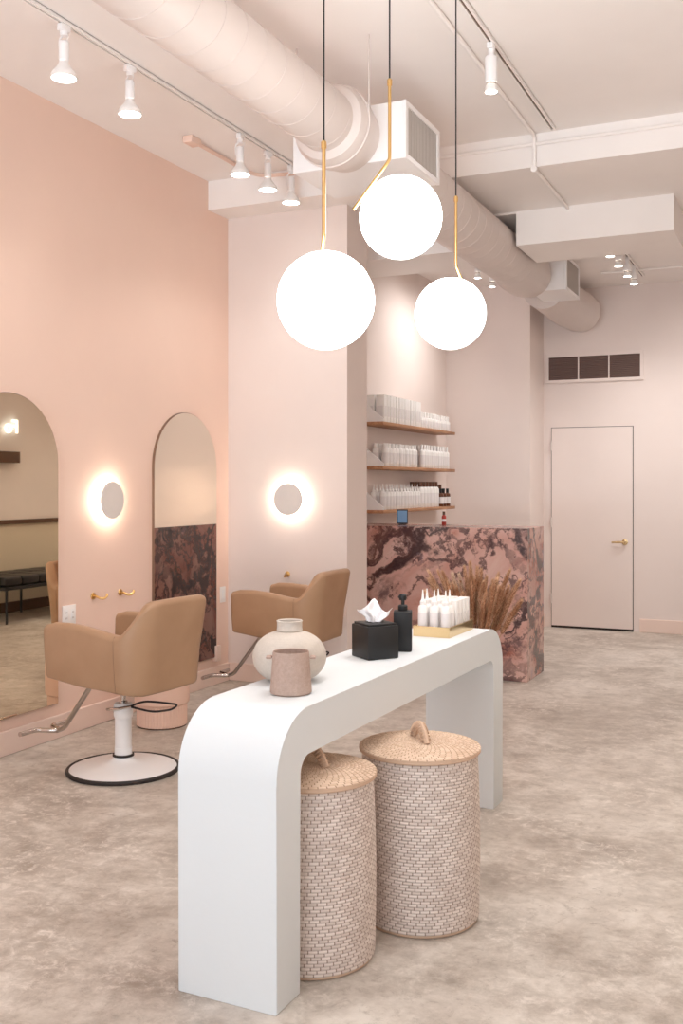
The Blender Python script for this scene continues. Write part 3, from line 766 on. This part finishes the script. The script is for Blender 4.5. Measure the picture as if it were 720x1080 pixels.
ty0, ty1 = 4.09, 4.40; tx0, tx1 = -1.532, -1.366
o = thing('bottle_tray', 'shallow polished gold tray of bottles at the far end of the console', 'tray', ((tx0 + tx1) / 2, (ty0 + ty1) / 2, TOP), -math.radians(1.4))
bm = B(); hw, hl = (tx1 - tx0) / 2, (ty1 - ty0) / 2
for a_ in ((-hw, hw, -hl, hl, 0, .004), (-hw, hw, -hl, -hl + .003, .004, .042), (-hw, hw, hl - .003, hl, .004, .042), (-hw, -hw + .003, -hl + .003, hl - .003, .004, .042), (hw - .003, hw, -hl + .003, hl - .003, .004, .042)): box(bm, *a_)
obj('tray_body', bm, M['gold'], o, smooth=False)
bm = B()
box(bm, -hw - .001, hw + .001, -hl - .001, -hl + .004, .042, .045, .001); box(bm, -hw - .001, hw + .001, hl - .004, hl + .001, .042, .045, .001)
box(bm, -hw - .001, -hw + .004, -hl + .004, hl - .004, .042, .045, .001); box(bm, hw - .004, hw + .001, -hl + .004, hl - .004, .042, .045, .001)
obj('tray_rim', bm, M['gold'], o)
def nozzle_bottle(label, loc, group, r=.0205, hb=.128):
    o = thing('nozzle_bottle', label, 'bottle', loc, random.uniform(0, 6), group)
    bm = B(); lathe(bm, [(0, 0), (r - .002, 0), (r, .003), (r, hb - .012), (r - .003, hb - .004), (.012, hb), (.010, hb + .002)], 28); obj('bottle_body', bm, M['plastic'], o)
    bm = B(); lathe(bm, [(r + .0004, hb * .2), (r + .0004, hb * .75)], 28); obj('paper_label', bm, M['label'], o)
    bm = B(); lathe(bm, [(.0125, hb + .001), (.0125, hb + .016), (.009, hb + .019), (.006, hb + .03), (.0028, hb + .058), (.002, hb + .066), (0, hb + .066)], 20); obj('nozzle', bm, M['plastic'], o)
    return o
G1 = 'white nozzle bottles in the gold tray'
cx, cy = (tx0 + tx1) / 2, (ty0 + ty1) / 2
first = nozzle_bottle('white nozzle bottle at the near corner of the gold tray, by the soap pump side', (cx - .052, ty0 + .03, TOP + .0045), None)
dup(first, (cx, ty0 + .033, TOP + .0045), None, 'white nozzle bottle in the middle of the gold tray front row')
dup(first, (cx + .052, ty0 + .03, TOP + .0045), None, 'white nozzle bottle at the open-floor corner of the gold tray front row')
for x in (-.052, 0, .052):
    dup(first, (cx + x, ty0 + .085 + random.uniform(-.003, .003), TOP + .0045), None, 'white nozzle bottle in the second row of the gold tray', G1)
def carton(label, loc, w, d_, h, group, name='white_carton'):
    o = thing(name, label, 'box', loc, 0, group)
    bm = B(); box(bm, -w / 2, w / 2, -d_ / 2, d_ / 2, 0, h, .0015); obj('carton_body', bm, M['plastic'], o)
    bm = B(); box(bm, w / 2 + .0003, w / 2 + .0008, -d_ * .35, d_ * .35, h * .2, h * .6); box(bm, -w * .35, w * .35, -d_ / 2 - .0008, -d_ / 2 - .0003, h * .2, h * .6); obj('printed_panel', bm, M['label'], o)
    return o
G2 = 'white cartons at the back of the gold tray'
cb = None
for j in range(4):
    for x in (-.052, 0, .052):
        p = (cx + x, ty0 + .135 + j * .047, TOP + .0045)
        if cb is None: cb = carton('white carton standing behind the nozzle bottles in the gold tray', p, .044, .040, .142, G2)
        else: dup(cb, p, random.uniform(-.06, .06))

# ------------------------------------------------------------------ dried grass
o = thing('dried_grass', 'bunch of dried brown plume grass standing behind the console', 'dried plant', (-1.66, 5.42, 0))
bm = B(); lathe(bm, [(0, 0), (.10, 0), (.115, .01), (.13, .15), (.12, .35), (.085, .46), (.075, .50), (.08, .52), (.07, .515), (.068, .48), (.10, .34), (.10, .05), (0, .03)], 40); obj('floor_vase', bm, M['cup'], o)
rv = random.Random(11)
def plume(i):
    az = yaw + 2 * PI * (i * .618) + rv.uniform(-.2, .2)
    lean = ((i + .5) / 34) ** .58
    dx = cos(az - yaw) * lean * .30; dy = sin(az - yaw) * lean * .20
    dx, dy = dx * cos(yaw) - dy * sin(yaw), dx * sin(yaw) + dy * cos(yaw)
    L_ = 1.03 + rv.uniform(-.10, .05) - .10 * lean * (1 if dx > 0 else .5)
    p0 = Vector((dx * .1, dy * .1, .10)); p1 = Vector((dx * .15, dy * .15, .52)); p2 = Vector((dx * .60, dy * .60, L_ * .80)); p3 = Vector((dx * 1.05, dy * 1.05, L_))
    def bz(t): return p0 * (1 - t) ** 3 + p1 * 3 * t * (1 - t) ** 2 + p2 * 3 * t * t * (1 - t) + p3 * t ** 3
    bm = B(); tube(bm, [bz(t / 12) for t in range(13)], .0024, 5); st = obj('stem', bm, M['stem'], o)
    bm = B(); T0 = .60 + rv.uniform(-.03, .06); W_ = rv.uniform(.017, .024)
    def wd(kk): return W_ * (math.sin(PI * min(1, .14 + .80 * kk)) ** .6) * (1 - .25 * kk) + .002
    for q in range(900):
        kk = rv.random(); t = T0 + (1 - T0) * kk; c = bz(t); tg = (bz(min(1, t + .01)) - bz(t - .01)).normalized()
        a = rv.uniform(0, 2 * PI); s1 = tg.orthogonal().normalized(); s2 = tg.cross(s1)
        d_ = (s1 * cos(a) + s2 * sin(a)); tip = c + d_ * wd(kk) * rv.uniform(1.0, 1.75) + tg * rv.uniform(.010, .026)
        sd = d_.cross(tg) * .0011; c = c + d_ * wd(kk) * .45
        bm.faces.new((bm.verts.new(c + sd), bm.verts.new(c - sd), bm.verts.new(tip)))
    nf = len(bm.faces); tube(bm, [bz(T0 + (1 - T0) * x / 10) for x in range(11)], [wd(x / 10) * .6 for x in range(11)], 8)
    bm.faces.ensure_lookup_table()
    for f in bm.faces[nf:]: f.material_index = 1
    po = obj('plume', bm, M['plume_pale'] if i % 8 == 4 else M['plume'], st, smooth=False); po.data.materials.append(M['plume_core'])
for i in range(34): plume(i)

# ------------------------------------------------------------------ reception desk
bm = B(); box(bm, XA + .005, -1.88, 7.43, 7.95, 0.001, 1.15, .003)
tag(obj('reception_desk', bm, M['marble'], smooth=False), 'brown veined rose marble reception desk standing before the wall shelves', 'desk')
o = thing('tablet', 'small dark framed tablet with a blue screen standing on the marble desk', 'tablet', (-2.99, 7.72, 1.1505), math.radians(22))
bm = B(); box(bm, -.045, .045, -.006, .006, .008, .125, .004); obj('tablet_body', bm, M['black'], o)
bm = B(); box(bm, -.038, .038, -.0075, -.0062, .018, .115); obj('screen', bm, M['screen'], o, smooth=False)
bm = B(); box(bm, -.03, .03, -.02, .05, 0, .006, .002); tube(bm, [(0, .04, .004), (0, .006, .08)], .005, 8); obj('stand', bm, M['black'], o)
o = thing('red_bottle', 'small red bottle standing on the marble desk under the shelves', 'bottle', (-2.66, 7.80, 1.1505))
bm = B(); lathe(bm, [(0, 0), (.016, 0), (.018, .003), (.018, .07), (.012, .08), (.009, .083)], 24); obj('bottle_body', bm, M['red'], o)
bm = B(); lathe(bm, [(.0181, .028), (.0182, .05)], 24); obj('paper_label', bm, M['label'], o)
bm = B(); lathe(bm, [(.0095, .083), (.0115, .084), (.0115, .11), (0, .111)], 20); obj('cap', bm, M['amber'], o)

# ------------------------------------------------------------------ wall shelves and products
SY0, SY1, SD = 7.70, 9.58, .20
SZ = {'top': 2.0, 'middle': 1.632, 'lowest': 1.268}
for nm, z in SZ.items():
    o = thing('wall_shelf', {'top': 'topmost oak wall shelf, stocked with tall white boxes', 'middle': 'middle oak wall shelf, stocked with white bottles only', 'lowest': 'lowest oak wall shelf, holding brown capped bottles'}[nm], 'shelf', (XA, SY0, z))
    bm = B(); box(bm, .0005, SD, 0, SY1 - SY0, -.028, 0, .002); obj('shelf_board', bm, M['oak'], o)
    for yy in (.012,):
        bm = B(); prism(bm, [(.001, .0005), (SD - .004, .0005), (SD - .004, .022), (.03, .16), (.001, .16)], .014, 'y', yy); obj('end_bracket', bm, M['white_metal'], o, smooth=False)
def lat_bottle(name, label, group, loc, r, hb, capr, caph, body, cap, amber=False):
    o = thing(name, label, 'bottle', loc, 0, group)
    bm = B(); lathe(bm, [(0, 0), (r - .002, 0), (r, .003), (r, hb * .86), (r * .9, hb * .93), (capr * .9, hb)], 20); obj('bottle_body', bm, body, o)
    bm = B(); lathe(bm, [(capr * .92, hb), (capr, hb + .001), (capr, hb + caph), (capr * .9, hb + caph + .002), (0, hb + caph + .002)], 16); obj('cap', bm, cap, o)
    bm = B(); lathe(bm, [(r + .0004, hb * .2), (r + .0004, hb * .7)], 20); obj('paper_label', bm, M['label'], o)
    return o
def line(make, ys, xs, z, jit=.004):
    src = None
    for y in ys:
        for x in xs:
            p = (XA + x + random.uniform(-jit, jit), y + random.uniform(-jit, jit), z + .0006)
            if src is None: src = make(p)
            else: dup(src, p)
def rng(a, b, st):
    out = []
    while a <= b + 1e-6: out.append(a); a += st
    return out
zt, zm, zl = SZ['top'], SZ['middle'], SZ['lowest']
line(lambda p: carton('tall white product carton packed at the near end of the topmost shelf', p, .075, .060, .225, 'tall cartons on the topmost shelf', 'product_carton'), rng(7.79, 8.62, .069), (.055, .145), zt, .002)
line(lambda p: lat_bottle('product_bottle', 'short white product bottle at the far end of the topmost shelf', 'short bottles on the topmost shelf', p, .026, .10, .014, .045, M['plastic'], M['plastic']), rng(8.72, 9.52, .066), (.055, .145), zt)
line(lambda p: lat_bottle('product_bottle', 'wide white product bottle at the near end of the middle shelf', 'wide bottles on the middle shelf', p, .032, .165, .02, .03, M['plastic'], M['plastic']), rng(7.90, 8.62, .076), (.055, .14), zm)
line(lambda p: lat_bottle('product_bottle', 'narrow white product bottle at the far end of the middle shelf', 'narrow bottles on the middle shelf', p, .026, .17, .012, .045, M['plastic'], M['plastic']), rng(8.78, 9.50, .064), (.055, .14), zm)
line(lambda p: nozzle_bottle('white nozzle bottle at the near end of the lowest shelf', p, 'nozzle bottles on the lowest shelf', .027, .15), rng(7.84, 8.66, .068), (.055, .145), zl)
line(lambda p: lat_bottle('product_bottle', 'white bottle with a brown cap on the lowest shelf', 'brown capped bottles on the lowest shelf', p, .034, .19, .022, .045, M['plastic'], M['amber']), rng(8.74, 9.17, .085), (.06, .14), zl)
line(lambda p: lat_bottle('product_bottle', 'tall white bottle with a brown cap in the rear row of the lowest shelf', 'tall rear bottles on the lowest shelf', p, .03, .215, .022, .04, M['plastic'], M['amber']), rng(8.72, 9.20, .08), (.145,) if False else (.14,), zl) if False else None
line(lambda p: lat_bottle('amber_bottle', 'dark amber bottle at the far end of the lowest shelf', 'amber bottles on the lowest shelf', p, .03, .13, .014, .04, M['amber'], M['black']), rng(9.27, 9.52, .11), (.15,), zl)
line(lambda p: lat_bottle('product_bottle', 'white bottle with a dark cap behind the amber bottles on the lowest shelf', 'dark capped bottles on the lowest shelf', p, .028, .17, .02, .04, M['plastic'], M['amber']), rng(9.25, 9.52, .085), (.06,), zl)

# ------------------------------------------------------------------ far side of the room (seen in the left mirror)
o = thing('daybed', 'black tufted daybed on thin black legs, seen in the left mirror', 'daybed', (.06, 9.1, 0))
bm = B(); box(bm, -.34, .34, -.95, .95, .36, .40, .004); obj('bed_frame', bm, M['black'], o)
bm = B()
for i in range(2):
    for j in range(7):
        box(bm, -.34 + i * .34 + .002, i * .34 - .002, -.95 + j * 1.9 / 7 + .002, -.95 + (j + 1) * 1.9 / 7 - .002, .402, .50, .03, 4)
obj('tufted_mattress', bm, M['black_leather'], o)
for sx in (-.3, .3):
    for sy in (-.88, 0, .88):
        bm = B(); tube(bm, [(sx, sy, .001), (sx, sy, .36)], .014, 10); obj('leg', bm, M['black'], o)
cu = bpy.data.curves.new('neon', 'FONT'); cu.body = 'Fo'; cu.size = .22; cu.extrude = .006; cu.bevel_depth = .003
to = bpy.data.objects.new('neon_tmp', cu); C.objects.link(to)
bpy.context.view_layer.update()
me = bpy.data.meshes.new_from_object(to.evaluated_get(bpy.context.evaluated_depsgraph_get()))
bpy.data.objects.remove(to)
s = thing('neon_sign', 'white lit letter sign high on the far wall, seen in the left mirror', 'sign', (XR, 9.16, 2.08))
so = bpy.data.objects.new('lit_letters', me); C.objects.link(so); me.materials.clear(); me.materials.append(M['neon']); so.parent = s
so.location = (-.045, 0, 0); so.rotation_euler = (PI / 2, 0, -PI / 2)
bm = B()
for yy in (-.06, -.26): tube(bm, [(-.04, yy, .05), (-.0005, yy, .05)], .004, 8)
obj('standoff', bm, M['white_metal'], s)
o = thing('picture_ledge', 'short brown ledge below the lit letter sign, seen in the left mirror', 'ledge', (XR, 8.88, 1.73))
bm = B(); box(bm, -.10, -.0005, -.25, .25, 0, .13, .004); obj('ledge_board', bm, M['brown'], o)

# ------------------------------------------------------------------ light
def area(name, loc, rot, sx, sy, power, col):
    l = bpy.data.lights.new(name, 'AREA'); l.shape = 'RECTANGLE'; l.size = sx; l.size_y = sy; l.energy = power; l.color = col
    o = bpy.data.objects.new(name, l); C.objects.link(o); o.location = loc; o.rotation_euler = rot; return o
area('window_daylight', (-1.70, YF - .25, 1.8), (PI / 2, 0, 0), 3.95, 3.05, 45, (.68, .86, 1.0))
area('ceiling_fill_light', (-1.70, YF - 2.0, .10), (math.radians(148), 0, 0), 4.6, 2.8, 640, (.82, .92, 1.0))  # added uplight beyond the window opening to brighten the ceiling
w = bpy.data.worlds.new('World'); bpy.context.scene.world = w; w.use_nodes = True
w.node_tree.nodes['Background'].inputs[0].default_value = (.85, .93, 1, 1); w.node_tree.nodes['Background'].inputs[1].default_value = 0.5

# ------------------------------------------------------------------ camera and colour
cam = bpy.data.cameras.new('camera'); cam.sensor_fit = 'VERTICAL'; cam.sensor_height = 36.0; cam.sensor_width = 24.0
cam.lens = 1065 / 1080 * 36.0; cam.shift_y = -29 / 1080
cam.clip_start = .05
co_ = bpy.data.objects.new('camera', cam); C.objects.link(co_); co_.location = (0, 0, 1.48); co_.rotation_euler = (PI / 2, 0, yaw)
sc = bpy.context.scene; sc.camera = co_
sc.view_settings.view_transform = 'Standard'; sc.view_settings.look = 'None'; sc.view_settings.gamma = 1.0
sc.view_settings.use_curve_mapping = False; sc.view_settings.exposure = 0.2
sc.cycles.use_denoising = True
sc.cycles.max_bounces = 10; sc.cycles.diffuse_bounces = 7; sc.cycles.glossy_bounces = 5; sc.cycles.sample_clamp_indirect = 6.0
